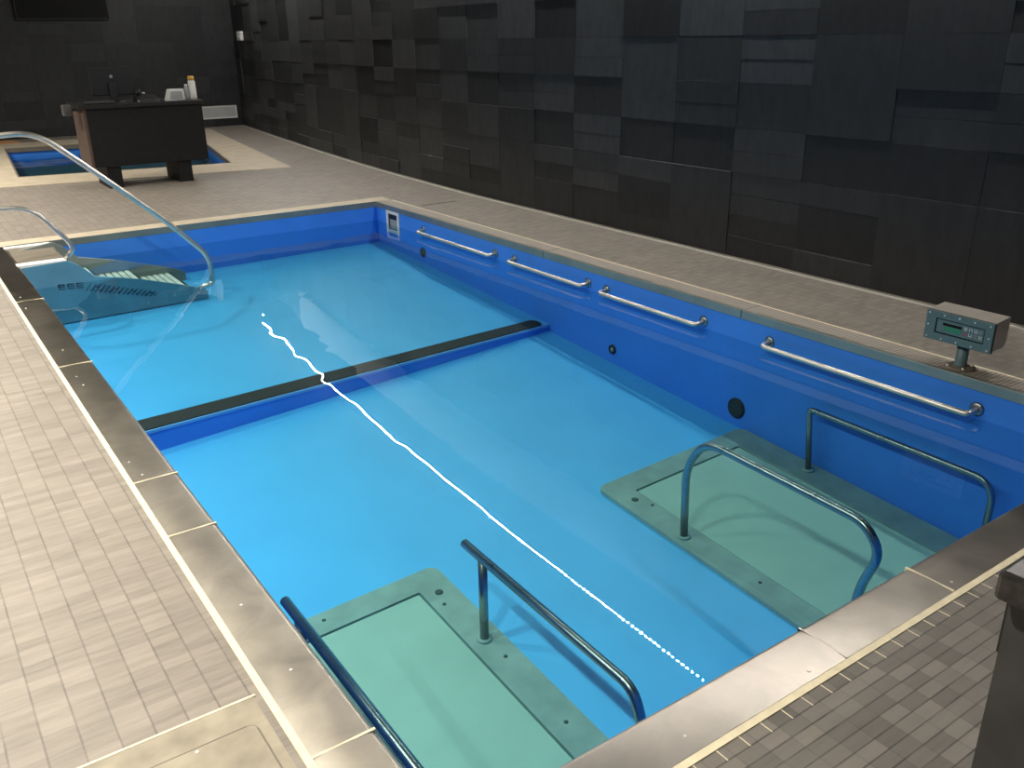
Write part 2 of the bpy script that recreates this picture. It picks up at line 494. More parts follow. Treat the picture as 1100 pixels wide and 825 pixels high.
# skirting gap and metal edge along the right wall
mb = MB()
for y0, y1 in zip([-3 + i for i in range(21)], [-2 + i for i in range(21)]):
    y1 = min(y1, YFAR)
    mb.prism([(wx(y0) - 0.085, y0), (wx(y0) - 0.016, y0), (wx(y1) - 0.016, y1), (wx(y1) - 0.085, y1)], 0, 0.004)
    mb.prism([(wx(y0) - 0.097, y0), (wx(y0) - 0.085, y0), (wx(y1) - 0.085, y1), (wx(y1) - 0.097, y1)], 0, 0.010, 1)
tag(mb.build('baseboard_right', ['stair_top', 'white_paint']), kind='structure')

mb = MB(); mb.prism([(4.45, 7.985), (4.87, 7.995), (4.87, 8.008), (4.45, 7.998)], 0.0, 0.002)
tag(mb.build('trim_2', 'black_strip'), kind='structure')

# added pale bulkhead on the right wall, rounded to mirror as soft haze
mb = MB()
ysb = [-3, -1, 1, 3, 5, 6.2, 7.9, 9.75, 11.3, 13.4, 15.2]
rings = []
for y in ysb:
    pr = [(wx(y) - 0.018, 2.36), ]
    for i in range(13):
        t = PI / 2 * (1 - i / 12)
        pr.append((wx(y) - 0.03 - 0.045 * math.cos(t), 2.86 - 0.50 * math.sin(t)))
    pr.append((wx(y) - 0.075, 2.95)); pr.append((wx(y) - 0.018, 2.95))
    rings.append([mb.bm.verts.new((x, y, z)) for x, z in pr])
for A, B in zip(rings, rings[1:]):
    for i in range(len(A)):
        f = mb.bm.faces.new((A[i], A[(i + 1) % len(A)], B[(i + 1) % len(A)], B[i]))
        f.smooth = 1 <= i <= 12
mb.bm.faces.new(rings[0]); mb.bm.faces.new(rings[-1][::-1])
tag(mb.build('haze_bulkhead', 'pale_paint'), kind='structure')

# ------------------------------------------------------------------ pool basin
mb = MB()
def quad(pts, mi): mb.face(pts, mi)
ZT = -0.03
T = 0.15
# walls as slabs
def wallslab(a, b, zbot=-1.15):
    mb.box((a[0], a[1], zbot), (b[0], b[1], ZT), 0)
wallslab((XR, YN - T, 0), (XR + T, YF + T, 0))
wallslab((XL - T, YN - T, 0), (XL, YF + T, 0))
wallslab((XL - T, YF, 0), (XR + T, YF + T, 0))
wallslab((XL - T, YN - T, 0), (XR + T, YN, 0))
# upper floor with step face, lower floor
mb.prism([(XL, ystep(XL)), (XR, ystep(XR)), (XR, YF), (XL, YF)], -0.7, 0, 1, lambda x, y: zup(x, y))
for f in mb.bm.faces[:]:
    pass
mb.prism([(XL, YN), (XR, YN), (XR, ystep(XR) + 0.05), (XL, ystep(XL) + 0.05)], -0.25, 0, 1, lambda x, y: zlo(x, y))
basin = mb.build('pool_basin', ['liner', 'liner_floor'])
# riser of the step is the darker wall liner
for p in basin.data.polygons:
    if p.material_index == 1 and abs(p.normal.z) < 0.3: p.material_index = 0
tag(basin, 'blue lined therapy pool basin with a step across its floor', 'pool', kind='structure')
mb = MB()
pts = []
x0, x1, w = XL + 0.003, 4.13, 0.145
n = 10
poly = [(x0, ystep(x0) + 0.004), (x1 - 0.05, ystep(x1) + 0.002)]
for i in range(1, n):
    a = -PI / 2 + PI * i / n
    poly.append((x1 - 0.05 + 0.05 * math.cos(a), ystep(x1) + w / 2 + w / 2 * math.sin(a)))
poly += [(x1 - 0.05, ystep(x1) + w), (x0, ystep(x0) + w + 0.02)]
mb.prism(poly, -0.004, 0.008, 0, zup)
tag(mb.build('step_nosing', 'black_strip', basin), 'black anti-slip strip along the step edge')
mb = MB()
mb.prism([(x0, ystep(x0) - 0.012), (XR - 0.003, ystep(XR) - 0.012), (XR - 0.003, ystep(XR) + 0.001), (x0, ystep(x0) + 0.001)], -0.016, 0.002, 0, zup)
mb.build('step_highlight', 'liner_highlight', basin)  # edge highlight put in as a pale strip along the step lip

# water
mb = MB()
mb.face([(XL - 0.02, YN - 0.02, ZW), (XR + 0.02, YN - 0.02, ZW), (XR + 0.02, YF + 0.02, ZW), (XL - 0.02, YF + 0.02, ZW)])
tag(mb.build('water', 'water', fix=False), 'clear still water filling the blue therapy pool', 'water', kind='stuff')

# ------------------------------------------------------------------ copings
def bullnose(u_out, u_in, ztop=0.004, depth=0.045):
    """profile across a coping: flat plate that rolls down over the pool edge"""
    s = 1 if u_in > u_out else -1
    r = 0.022
    pr = [(u_out, ztop - 0.006), (u_out, ztop - 0.001)]
    m = 10
    L_ = abs(u_in - u_out) - r
    for i in range(m + 1):
        t = i / m
        pr.append((u_out + s * L_ * t, ztop + 0.0030 * math.sin(PI * t)))
    for i in range(1, 9):
        a = PI / 2 * (1 - i / 8)
        pr.append((u_in - s * r + s * r * math.cos(a), ztop - r + r * math.sin(a)))
    pr += [(u_in, -depth), (u_in - s * 0.012, -depth), (u_in - s * 0.03, -0.03), (u_out, -0.03)]
    return pr

def screw(parent, x, y, z=0.007):
    m_ = MB(); m_.lathe([(0.0050, 0), (0.0050, 0.0008), (0.0035, 0.0018)], (x, y, z - 0.0006), seg=10)
    return m_.build('screw', 'white', parent)

# left
lc = thing('pool_coping', (0.61, 5.0, 0), 'stainless steel coping plates along the left edge of the pool, grout line outside', 'coping')
joints = [1.10, 1.62, 2.86, 3.345, 4.96, 6.505, 8.482]
for a, b in zip(joints, joints[1:]):
    m_ = MB(); m_.extrude_profile(bullnose(0.530, 0.700), 'y', a + 0.003, b - 0.003, 0, True)
    sharpen(m_.build('coping_plate', 'steel_y', lc), 40)
for yj in joints[1:-1]:
    m_ = MB(); m_.box((0.530, yj - 0.004, -0.02), (0.697, yj + 0.004, 0.0062)); m_.build('joint_strip', 'cream', lc)
m_ = MB(); m_.prism([(0.510, 1.101), (0.530, 1.101), (0.530, 8.482), (0.510, 8.482)], -0.03, 0.004); m_.build('grout_strip', 'cream', lc)
for x, y in [(0.56, 3.55), (0.575, 3.40), (0.60, 2.32), (0.58, 4.75), (0.585, 4.60), (0.56, 6.30), (0.60, 5.25), (0.57, 6.62), (0.61, 1.95)]:
    screw(lc, x, y)
# near
nc = thing('pool_coping', (2.4, 1.18, 0), 'stainless steel coping plates along the near edge, before the two handrails', 'coping')
jx = [0.53, 1.872, 2.402, 4.37]
for a, b in zip(jx, jx[1:]):
    m_ = MB(); m_.extrude_profile(bullnose(1.100, 1.265), 'x', max(a, 0.705) + 0.003, b - 0.003, 0, True)
    sharpen(m_.build('coping_plate', 'steel_x', nc), 40)
for xj in jx[1:-1]:
    m_ = MB(); m_.box((xj - 0.004, 1.100, -0.02), (xj + 0.004, 1.262, 0.0062)); m_.build('joint_strip', 'cream' if xj > 2 else 'steel_y', nc)
m_ = MB(); m_.prism([(0.512, 1.078), (4.37, 1.078), (4.37, 1.10), (0.512, 1.10)], -0.03, 0.003); m_.build('grout_strip', 'cream', nc)
m_ = MB()
for i in range(40):
    xx = 0.62 + i * 0.079
    m_.box((xx - 0.0014, 1.040, -0.01), (xx + 0.0014, 1.0775, 0.0012))
m_.build('grout_tick', 'cream', nc)['kind'] = 'stuff'
for x, y in [(2.44, 1.13), (1.74, 1.125), (3.2, 1.13), (1.3, 1.15)]: screw(nc, x, y)
# right: steel lip and ribbed tile
rc = thing('pool_coping', (4.27, 5.0, 0), 'ribbed tile coping with a steel lip along the right edge, below the charcoal wall', 'coping')
m_ = MB(); m_.extrude_profile([(4.172, -0.048), (4.172, 0.002), (4.175, 0.006), (4.198, 0.006), (4.198, -0.028), (4.179, -0.030), (4.179, -0.048)], 'y', 1.268, 8.482)
m_.build('steel_lip', 'lip', rc)
for a, b in zip([1.268, 3.50, 5.55, 8.72], [3.50, 5.55, 8.485, 9]):
    if a < 8.7:
        m_ = MB(); m_.box((4.198, a + 0.003, -0.03), (4.352, b - 0.003, 0.004)); m_.build('ribbed_tile', 'ribbed', rc)
for yj in (3.50, 5.55):
    m_ = MB(); m_.box((4.1705, yj - 0.003, -0.046), (4.352, yj + 0.003, 0.0045)); m_.build('joint_strip', 'groove', rc)
m_ = MB(); m_.box((4.352, 1.268, -0.03), (4.370, 8.482, 0.004)); m_.build('grout_strip', 'cream', rc)
# far
fc = thing('pool_coping', (2.4, 8.6, 0), 'beige steel coping along the far edge of the pool, toward the desk', 'coping')
m_ = MB(); m_.box((0.497, 8.500, -0.03), (4.370, 8.72, 0.004)); m_.build('coping_plate', 'beige', fc)
m_ = MB(); m_.box((0.700, 8.483, -0.050), (4.180, 8.500, 0.007)); m_.build('steel_lip', 'lip', fc)
m_ = MB(); m_.box((4.155, 8.4825, -0.052), (4.205, 8.515, 0.009)); m_.build('corner_cap', 'housing', fc)

# access hatch in the left deck
ht = thing('floor_hatch', (0.2, 1.6, 0), 'worn concrete access hatch in the left deck, cream grout round it', 'hatch')
m_ = MB(); m_.box((-0.45, 1.20, -0.02), (0.490, 1.912, 0.003)); m_.build('hatch_surround', 'hatch', ht)
m_ = MB(); m_.box((-0.45, 1.912, -0.02), (0.497, 1.919, 0.004)); m_.build('grout_line', 'cream', ht)
m_ = MB(); m_.box((-0.40, 1.25, 0.0), (0.458, 1.812, 0.0052)); 
o = m_.build('hatch_lid', 'hatch', ht)
m_ = MB()
loop = fillet([(-0.40, 1.815, 0.0035), (0.461, 1.815, 0.0035), (0.461, 1.25, 0.0035)], 0.03)
m_.tube(loop, 0.0022, 6); m_.build('lid_seam', 'stair_top', ht)
screw(ht, 0.312, 1.80, 0.0058)

# ------------------------------------------------------------------ far plunge pool
P2 = [(1.39, 13.03), (4.03, 12.62), (4.75, 16.6), (1.69, 16.85)]
pp = thing('plunge_pool', (2.9, 14.6, 0), 'second smaller pool behind the black desk with a wide cream border', 'pool')
m_ = MB()
for i in range(4):
    j = (i + 1) % 4
    m_.prism([OUT[i], OUT[j], P2[j], P2[i]], -0.03, 0.006)
m_.build('stone_border', 'beige', pp)
m_ = MB()
cx = sum(p[0] for p in P2) / 4; cy = sum(p[1] for p in P2) / 4
def inset(p, f): return (cx + (p[0] - cx) * f, cy + (p[1] - cy) * f)
for i in range(4):
    j = (i + 1) % 4
    m_.prism([P2[i], P2[j], inset(P2[j], 0.985), inset(P2[i], 0.985)], -0.06, 0.008)
m_.build('edge_trim', 'stair_top', pp)
m_ = MB()
for i in range(4):
    j = (i + 1) % 4
    A, B = P2[i], P2[j]
    m_.prism([A, B, inset(B, 1.05), inset(A, 1.05)], -0.36, -0.03, 0)
m_.prism([P2[0], P2[1], P2[2], P2[3]], -0.36, -0.31, 1)
m_.build('basin', ['liner', 'liner_dark'], pp)
m_ = MB(); m_.face([(*p, -0.14) for p in P2])
tag(m_.build('water', 'water_dark', fix=False), 'dark teal water in the second pool behind the desk', 'water', kind='stuff')
m_ = MB(); m_.prism([(1.70, 17.62), (2.05, 17.80), (1.98, 18.2), (1.2, 18.25), (1.1, 17.7)], 0.0, 0.012)  # orange floor glow put in as a thin coloured slab
tag(m_.build('floor_glow', 'orange'), 'orange glow on the floor beyond the second pool, put in as a flat slab', 'mat')

# ------------------------------------------------------------------ stairs at far left
YS, YS2 = 7.62, 8.27
st = thing('pool_stair', (1.5, 7.95, 0), 'underwater stair with white slatted treads in the far left corner', 'stairs')
def zf(x): return zup(x, 7.8) + 0.001
topl = [(1.035, -0.002), (1.112, -0.052), (1.211, -0.156), (1.551, -0.236), (1.863, -0.333), (2.006, -0.381), (2.065, -0.405), (2.082, -0.425)]
prof = [(0.703, -0.015)] + topl + [(2.082, zf(2.082)), (0.703, zf(0.703))]
def stringer(ya, yb, dz=0.0, mat='stair', name='side_panel'):
    m2 = MB()
    pr = [(x, z + (dz if 0 < i < len(prof) - 2 else 0)) for i, (x, z) in enumerate(prof)]
    m2.extrude_profile(pr, 'x', 0, 1)
    # extrude_profile maps (u, z) along x -> swap to an x-z profile pulled along y
    for v in m2.bm.verts:
        t, u, z = v.co
        v.co = (u, ya + (yb - ya) * t, z)
    return m2.build(name, mat, st)
sp = stringer(YS, YS + 0.035)
stringer(YS2, YS2 + 0.03, 0.035, 'stair_grey', 'far_stringer')
for x0_, x1_, z_ in [(1.045, 1.262, -0.215), (1.285, 1.600, -0.292), (1.625, 1.935, -0.368)]:
    m_ = MB()
    m_.box((x0_, YS + 0.036, z_ - 0.03), (x1_, YS2 - 0.001, z_ - 0.012))
    tr = m_.build('tread', 'groove', st)
    nsl = 6 if x1_ - x0_ > 0.25 else 4
    pitch = (x1_ - x0_) / nsl
    for i in range(nsl):
        m_ = MB(); m_.box((x0_ + i * pitch + 0.008, YS + 0.04, z_ - 0.012), (x0_ + (i + 1) * pitch - 0.008, YS2 - 0.004, z_))
        m_.build('tread_slat', 'tread', tr)
    m_ = MB(); m_.box((x1_, YS + 0.036, z_ - 0.09), (x1_ + 0.012, YS2 - 0.001, z_ + 0.003)); m_.build('riser', 'groove', st)
# landing with white nosings
m_ = MB(); m_.box((0.703, 7.665, -0.035), (1.028, 8.42, -0.004)); m_.build('landing', 'stair_top', st)
m_ = MB(); m_.box((0.680, 7.625, -0.034), (1.034, 7.725, 0.0065), bev=0.004); m_.build('landing_edge', 'white', st)
m_ = MB(); m_.box((0.680, 8.38, -0.034), (1.034, 8.46, 0.0065), bev=0.004); m_.build('landing_edge', 'white', st)
m_ = MB(); m_.box((1.022, 7.726, -0.034), (1.034, 8.379, 0.002)); m_.build('landing_trim', 'rail', st)
# dark marks that run down the side panel
m_ = MB()
def stroke(xa, za, xb, zb_, w_):
    d = Vector((xb - xa, 0, zb_ - za)); n_ = Vector((-d.z, 0, d.x)).normalized() * w_ / 2
    q = [(xa - n_.x, za - n_.z), (xb - n_.x, zb_ - n_.z), (xb + n_.x, zb_ + n_.z), (xa + n_.x, za + n_.z)]
    m_.hexa([(x, YS - 0.003, z) for x, z in q] + [(x, YS + 0.004, z) for x, z in q])
for i, cx_ in enumerate((0.955, 1.022, 1.088)):
    zc = -0.200 - 0.004 * i
    for dz in (0.018, 0.0, -0.018): stroke(cx_ - 0.024, zc + dz, cx_ + 0.026, zc + dz - 0.004, 0.008)
    stroke(cx_ - 0.022, zc + 0.02, cx_ - 0.018, zc - 0.02, 0.008)
xs = 1.125
for i in range(15):
    zc = -0.232 - 0.147 * (xs - 1.126) / 0.507
    h_ = 0.030 - 0.012 * i / 15
    stroke(xs, zc - h_, xs + 0.050, zc + h_ * 0.9, 0.007)
    if i % 2 == 0: stroke(xs + 0.030, zc - h_, xs + 0.062, zc - h_ + 0.010, 0.006)
    if i % 4 == 1: stroke(xs + 0.03, zc + h_ * 0.3, xs + 0.065, zc - h_ * 0.2, 0.006)
    xs += 0.034
m_.build('panel_marks', 'panel_mark', st)
# two rails
YRAIL = YS + 0.018
r1 = [(0.46, YRAIL, 0.0), (0.46, YRAIL, 0.955), (0.985, YRAIL, 0.985), (1.399, YRAIL, 0.615), (1.837, YRAIL, 0.205), (2.120, YRAIL, -0.105), (2.150, YRAIL, -0.250), (2.140, YRAIL, -0.365), (2.02, YRAIL, -0.392)]
p1 = fillet(r1, [0, .12, .16, .2, .2, .08, .06, .03, 0], 8)
m_ = MB(); m_.tube(p1, 0.021, 16); ra = tag(m_.build('handrail', 'rail', st), 'tall steel handrail sloping down into the water')
m_ = MB(); m_.lathe([(0.045, 0.004), (0.045, 0.010), (0.03, 0.016), (0.022, 0.018)], (0.46, YRAIL, 0), seg=20); m_.build('base_flange', 'rail', ra)
YR2 = YS + 0.045
r2 = [(0.16, YR2, 0.0), (0.16, YR2, 0.455), (0.85, YR2, 0.437), (1.060, YR2, 0.165), (1.105, YR2, 0.085), (1.030, YR2, 0.004)]
p2 = fillet(r2, [0, .1, .14, .08, .06, 0], 8)
m_ = MB(); m_.tube(p2, 0.019, 16); rb = tag(m_.build('handrail', 'rail', st), 'short low steel handrail curving onto the landing')
m_ = MB(); m_.lathe([(0.045, 0.0), (0.045, 0.008), (0.03, 0.014), (0.02, 0.016)], (0.16, YR2, 0), seg=20); m_.build('base_flange', 'rail', rb)

# ------------------------------------------------------------------ treadmills in the deep floor
def rrect(x0, x1, y0, y1, r, n=5):
    pts = []
    for cx_, cy_, a0 in ((x1 - r, y0 + r, -PI / 2), (x1 - r, y1 - r, 0), (x0 + r, y1 - r, PI / 2), (x0 + r, y0 + r, PI)):
        for i in range(n + 1):
            a = a0 + PI / 2 * i / n
            pts.append((cx_ + r * math.cos(a), cy_ + r * math.sin(a)))
    return pts

def treadmill(x0, x1, y0, y1, ix0, ix1, iy0, iy1, label, bolts, rails):
    t = thing('treadmill', ((x0 + x1) / 2, (y0 + y1) / 2, zlo((x0 + x1) / 2, (y0 + y1) / 2)), label, 'treadmill')
    m2 = MB()
    # frame ring: four bars with one outer round outline kept by bevelled corner pieces
    outer = rrect(x0, x1, y0, y1, 0.055, 6)
    inner = rrect(ix0, ix1, iy0, iy1, 0.010, 6)
    nn = len(outer)
    zt, zbm = 0.022, -0.01
    vo_t = [m2.bm.verts.new((x, y, zlo(x, y) + zt)) for x, y in outer]
    vi_t = [m2.bm.verts.new((x, y, zlo(x, y) + zt)) for x, y in inner]
    vo_b = [m2.bm.verts.new((x, y, zlo(x, y) + zbm)) for x, y in outer]
    vi_b = [m2.bm.verts.new((x, y, zlo(x, y) + zbm)) for x, y in inner]
    for i in range(nn):
        j = (i + 1) % nn
        m2.bm.faces.new((vo_t[i], vo_t[j], vi_t[j], vi_t[i]))
        m2.bm.faces.new((vo_b[i], vo_b[j], vo_t[j], vo_t[i]))
        m2.bm.faces.new((vi_t[i], vi_t[j], vi_b[j], vi_b[i]))
        m2.bm.faces.new((vo_b[j], vo_b[i], vi_b[i], vi_b[j]))
    m2.build('frame', 'tframe', t)
    g = 0.009
    m2 = MB(); m2.prism(rrect(ix0 + g, ix1 - g, iy0 + g, iy1 - g, 0.01, 4), -0.008, 0.016, 0, zlo)
    m2.build('belt', 'belt', t)
    m2 = MB(); m2.prism(rrect(ix0, ix1, iy0, iy1, 0.01, 4), -0.012, -0.009, 0, zlo)
    m2.build('belt_well', 'groove', t)
    for i, (bx, by) in enumerate(bolts):
        m2 = MB()
        r = 0.020 if i == 0 else 0.009
        m2.lathe([(r, 0), (r, 0.004), (r * 0.7, 0.006)], (bx, by, zlo(bx, by) + 0.021), seg=16)
        pt = m2.build('bolt' if i else 'lift_point', 'groove', t)
    for pts, r, mat, lab in rails:
        m2 = MB()
        for seg_ in pts: m2.tube(seg_, r, 16)
        h = m2.build('handrail', mat, t)
        if lab: h['label'] = lab
        b0 = pts[-1][-1] if len(pts) > 1 else pts[0][0]
        for bpt in ([pts[0][0], pts[0][-1]] if len(pts) == 1 else [pts[-1][-1], pts[0][-1]]):
            m2 = MB(); m2.lathe([(0.036, 0), (0.036, 0.006), (0.026, 0.010)], (bpt[0], bpt[1], zlo(bpt[0], bpt[1]) + 0.0215), seg=18)
            m2.build('rail_base', 'tframe', h)
    return t

def zt_(x, y): return zlo(x, y) + 0.022
# left treadmill rails: straight bar with an overhang and a post under it
def bar_rail(x, ya, yb, ypost, z0, z1, ynear):
    main = fillet([(x, ya, z0), (x, yb, z1), (x, ynear, z1 - 0.11), (x, ynear, zt_(x, ynear))], [0, .09, .06, 0], 8)
    post = [(x, ypost, z0 - 0.006), (x, ypost, zt_(x, ypost))]
    return [main, post]
Lr = bar_rail(1.746, 2.90, 1.80, 2.755, -0.485, -0.520, 1.745)
Ll = bar_rail(0.928, 2.93, 1.78, 2.785, -0.465, -0.470, 1.725)
treadmill(0.715, 1.832, 1.32, 3.345, 0.885, 1.668, 1.45, 3.205,
          'pale green underwater treadmill, brightly lit, in the near left pool floor', [(1.744, 3.15), (1.72, 3.06), (1.21, 3.29), (1.76, 2.61), (1.748, 2.17)],
          [(Lr, 0.0205, 'rail_dark', 'straight steel rail with a bright top edge'), (Ll, 0.0205, 'rail_dark', None)])
# right treadmill: round cornered hoops
RLp = fillet([(3.02, 2.785, zt_(3.02, 2.785)), (3.02, 2.80, -0.44), (3.02, 2.68, -0.262), (3.02, 1.79, -0.295), (3.02, 1.70, -0.40), (3.02, 1.775, -0.62), (3.02, 1.775, zt_(3.02, 1.775))],
             [0, .11, .14, .12, .10, .09, 0], 9)
RRp = fillet([(4.088, 2.83, zt_(4.088, 2.83)), (4.088, 2.868, -0.425), (4.088, 1.84, -0.443), (4.088, 1.782, -0.51), (4.088, 1.79, zt_(4.088, 1.79))],
             [0, .025, .09, .05, 0], 9)
treadmill(2.955, 4.165, 1.32, 3.415, 3.115, 3.975, 1.45, 3.265,
          'dim green underwater treadmill in the near right pool floor, beside the blue wall', [(3.047, 3.193), (3.088, 3.095), (3.05, 2.3)],
          [([RLp], 0.0205, 'rail_dark', 'curved steel hoop rail nearest the pool centre'), ([RRp], 0.017, 'rail_dark', None)])

# ------------------------------------------------------------------ grab bars on the right pool wall
def grab_bar(y0, y1, z, label):
    g = thing('grab_bar', (XR, (y0 + y1) / 2, z), label, 'grab bar', 'grab bars along the right pool wall')
    off = 0.075
    pts = fillet([(XR + 0.002, y0, z + 0.012), (XR - off, y0, z), (XR - off, y1, z), (XR + 0.002, y1, z + 0.012)], [0, .035, .035, 0], 7)
    m2 = MB(); m2.tube(pts, 0.0165, 14); m2.build('bar', 'rail', g)
    for y in (y0, y1):
        m2 = MB(); m2.lathe([(0.036, -0.001), (0.036, 0.006), (0.024, 0.012)], (XR + 0.0, y, z + 0.012), (-1, 0, 0), 20)
        m2.build('wall_flange', 'rail_dark', g)
    return g
grab_bar(6.24, 7.50, -0.150, 'steel grab bar nearest the white framed skimmer on the right pool wall')
grab_bar(4.99, 5.96, -0.150, 'steel grab bar second from the white skimmer on the right pool wall')
grab_bar(3.81, 4.78, -0.158, 'steel grab bar third from the white skimmer on the right pool wall')
grab_bar(1.98, 3.27, -0.155, 'longest steel grab bar on the right pool wall, below the control console')

# skimmer, drains, jets
sk = thing('pool_skimmer', (XR, 8.11, -0.15), 'white framed skimmer opening at the far right pool corner', 'skimmer')
m_ = MB()
ya, yb, za, zb2 = 7.98, 8.25, -0.272, -0.046
for a, b in (((ya, za), (yb, za + 0.035)), ((ya, zb2 - 0.03), (yb, zb2)), ((ya, za + 0.035), (ya + 0.04, zb2 - 0.03)), ((yb - 0.04, za + 0.035), (yb, zb2 - 0.03))):
    m_.box((XR - 0.012, a[0], a[1]), (XR + 0.004, b[0], b[1]))
m_.build('frame', 'white', sk)
m_ = MB(); m_.box((XR - 0.003, ya + 0.04, za + 0.035), (XR + 0.004, yb - 0.04, zb2 - 0.03)); m_.build('opening', 'black', sk)
m_ = MB(); m_.box((XR - 0.007, ya + 0.055, za + 0.05), (XR - 0.003, yb - 0.07, zb2 - 0.085)); m_.build('flap', 'grey', sk)

def disc(name, y, z, r, label, cat, mat='black', ring=False):
    t = thing(name, (XR, y, z), label, cat)
    m2 = MB()
    if ring:
        m2.lathe([(r * 0.55, 0), (r * 0.55, 0.012), (r, 0.012), (r, -0.001)], (XR, y, z), (-1, 0, 0), 24); m2.build('rim', mat, t)
        m2 = MB(); m2.lathe([(r * 0.56, 0), (r * 0.5, 0.008), (r * 0.2, 0.010)], (XR, y, z), (-1, 0, 0), 20); m2.build('eyeball', 'grey', t)
    else:
        m2.lathe([(r, -0.001), (r, 0.008), (r * 0.85, 0.014), (r * 0.3, 0.016)], (XR, y, z), (-1, 0, 0), 28); m2.build('cover', mat, t)
        m2 = MB()
        for k_ in range(-3, 4):
            yy = y + k_ * r * 0.22; hh = math.sqrt(max(r * r * 0.6 - (k_ * r * 0.22) ** 2, 0.0001))
            m2.box((XR - 0.018, yy - r * 0.04, z - hh), (XR - 0.014, yy + r * 0.04, z + hh))
        m2.build('grating', 'groove', t)
    return t
disc('drain_cover', 7.52, -0.362, 0.050, 'small black drain cover on the pool wall below the far grab bar', 'drain')
disc('water_jet', 4.69, -0.585, 0.036, 'small black ringed water jet low on the right pool wall', 'jet', 'black', True)
disc('drain_cover', 3.478, -0.650, 0.068, 'large round black drain cover on the pool wall by the right treadmill', 'drain')

# ------------------------------------------------------------------ control console on the right coping
cx0, cy0 = 4.275, 2.150
cs = thing('control_console', (cx0, cy0, 0), 'teal fronted control console with green display on the right coping', 'console')
m_ = MB(); m_.lathe([(0.074, 0.0), (0.074, 0.007), (0.055, 0.011), (0.040, 0.012)], (cx0, cy0, 0.0045), seg=28); m_.build('base_flange', 'stair_top', cs)
for k_ in range(4):
    a = PI / 4 + k_ * PI / 2
    m_ = MB(); m_.lathe([(0.010, 0), (0.010, 0.006), (0.006, 0.010)], (cx0 + 0.058 * math.cos(a), cy0 + 0.058 * math.sin(a), 0.012), seg=10); m_.build('bolt', 'rail', cs)
m_ = MB(); m_.lathe([(0.031, 0.014), (0.029, 0.02), (0.029, 0.15)], (cx0, cy0, 0), seg=24); m_.build('pole', 'teal_metal', cs)
fx = 4.205
y0_, y1_, z0_, z1_ = 1.985, 2.330, 0.137, 0.286
m_ = MB()   # housing: box with a rounded lower back edge
pr = [(fx + 0.020, z0_ + 0.004), (fx + 0.020, z1_ + 0.002)]
pr += [(fx + 0.150, z1_ + 0.012)]
for i in range(7):
    a = -PI / 2 * i / 6
    pr.append((fx + 0.115 + 0.035 * math.cos(a), z0_ + 0.042 + 0.035 * math.sin(a)))
m_.extrude_profile(pr, 'y', y0_ + 0.003, y1_ - 0.003); m_.build('housing', 'housing', cs)
m_ = MB(); m_.box((fx + 0.012, y0_ - 0.001, z0_ - 0.001), (fx + 0.021, y1_ + 0.001, z1_ + 0.001)); m_.build('gasket', 'black', cs)
m_ = MB()
wy0, wy1, wz0, wz1 = y0_ + 0.040, y1_ - 0.052, z0_ + 0.038, z1_ - 0.033
m_.box((fx, y0_, z0_), (fx + 0.012, wy0, z1_)); m_.box((fx, wy1, z0_), (fx + 0.012, y1_, z1_))
m_.box((fx, wy0, z0_), (fx + 0.012, wy1, wz0)); m_.box((fx, wy0, wz1), (fx + 0.012, wy1, z1_))
bz = m_.build('bezel', 'teal_metal', cs)
for i in range(5):
    yy = y0_ + 0.016 + i * (y1_ - y0_ - 0.032) / 4
    for zz in (z0_ + 0.013, z1_ - 0.013):
        m_ = MB(); m_.lathe([(0.0050, 0), (0.0050, 0.003), (0.003, 0.005)], (fx, yy, zz), (-1, 0, 0), 10); m_.build('rivet', 'grille', bz)
for yy in (y0_ + 0.016, y1_ - 0.016):
    m_ = MB(); m_.lathe([(0.0050, 0), (0.0050, 0.003), (0.003, 0.005)], (fx, yy, (z0_ + z1_) / 2), (-1, 0, 0), 10); m_.build('rivet', 'white', bz)
m_ = MB(); m_.box((fx + 0.006, wy0, wz0), (fx + 0.012, wy1, wz1))
fpn = m_.build('display_panel', 'screen', cs)
m_ = MB(); m_.box((fx + 0.0045, wy0 + 0.006, wz0 + 0.006), (fx + 0.006, wy1 - 0.006, wz1 - 0.006)); m_.build('overlay', 'teal_metal', fpn)
m_ = MB(); m_.box((fx + 0.003, 2.145, 0.194), (fx + 0.0045, 2.232, 0.219)); m_.build('lcd', 'lcd', fpn)
m_ = MB(); m_.box((fx + 0.0032, 2.142, 0.221), (fx + 0.0045, 2.240, 0.234)); m_.build('display_band', 'screen', fpn)
# keypad: two rows of four symbols (ring, open ring, block, bars)
def key_ring(y, z, mat, gap=False, down=False):
    m2 = MB(); s = 0.0085; w2 = 0.0038
    x_a, x_b = fx + 0.0022, fx + 0.0045
    m2.box((x_a, y - s, z - s), (x_b, y - s + w2, z + s)); m2.box((x_a, y + s - w2, z - s), (x_b, y + s, z + s))
    if not (gap and down): m2.box((x_a, y - s + w2, z - s), (x_b, y + s - w2, z - s + w2))
    if not (gap and not down): m2.box((x_a, y - s + w2, z + s - w2), (x_b, y + s - w2, z + s))
    m2.build('key', mat, fpn)
def key_bars(y, z, mat):
    m2 = MB(); s = 0.0085
    for i in range(3): m2.box((fx + 0.0022, y - s, z - s + i * 0.0066), (fx + 0.0045, y + s, z - s + i * 0.0066 + 0.0038))
    m2.build('key', mat, fpn)
def key_cross(y, z, mat):
    m2 = MB()
    for sgn in (1, -1):
        d = Vector((0, 0.0085, 0.0085 * sgn)); n_ = Vector((0, -d.z, d.y)).normalized() * 0.0022
        q = [-d - n_, d - n_, d + n_, -d + n_]
        m2.hexa([(fx + 0.0045, y + v.y, z + v.z) for v in q] + [(fx + 0.0022, y + v.y, z + v.z) for v in q])
    m2.build('key', mat, fpn)
ky = [2.122, 2.096, 2.070, 2.046]
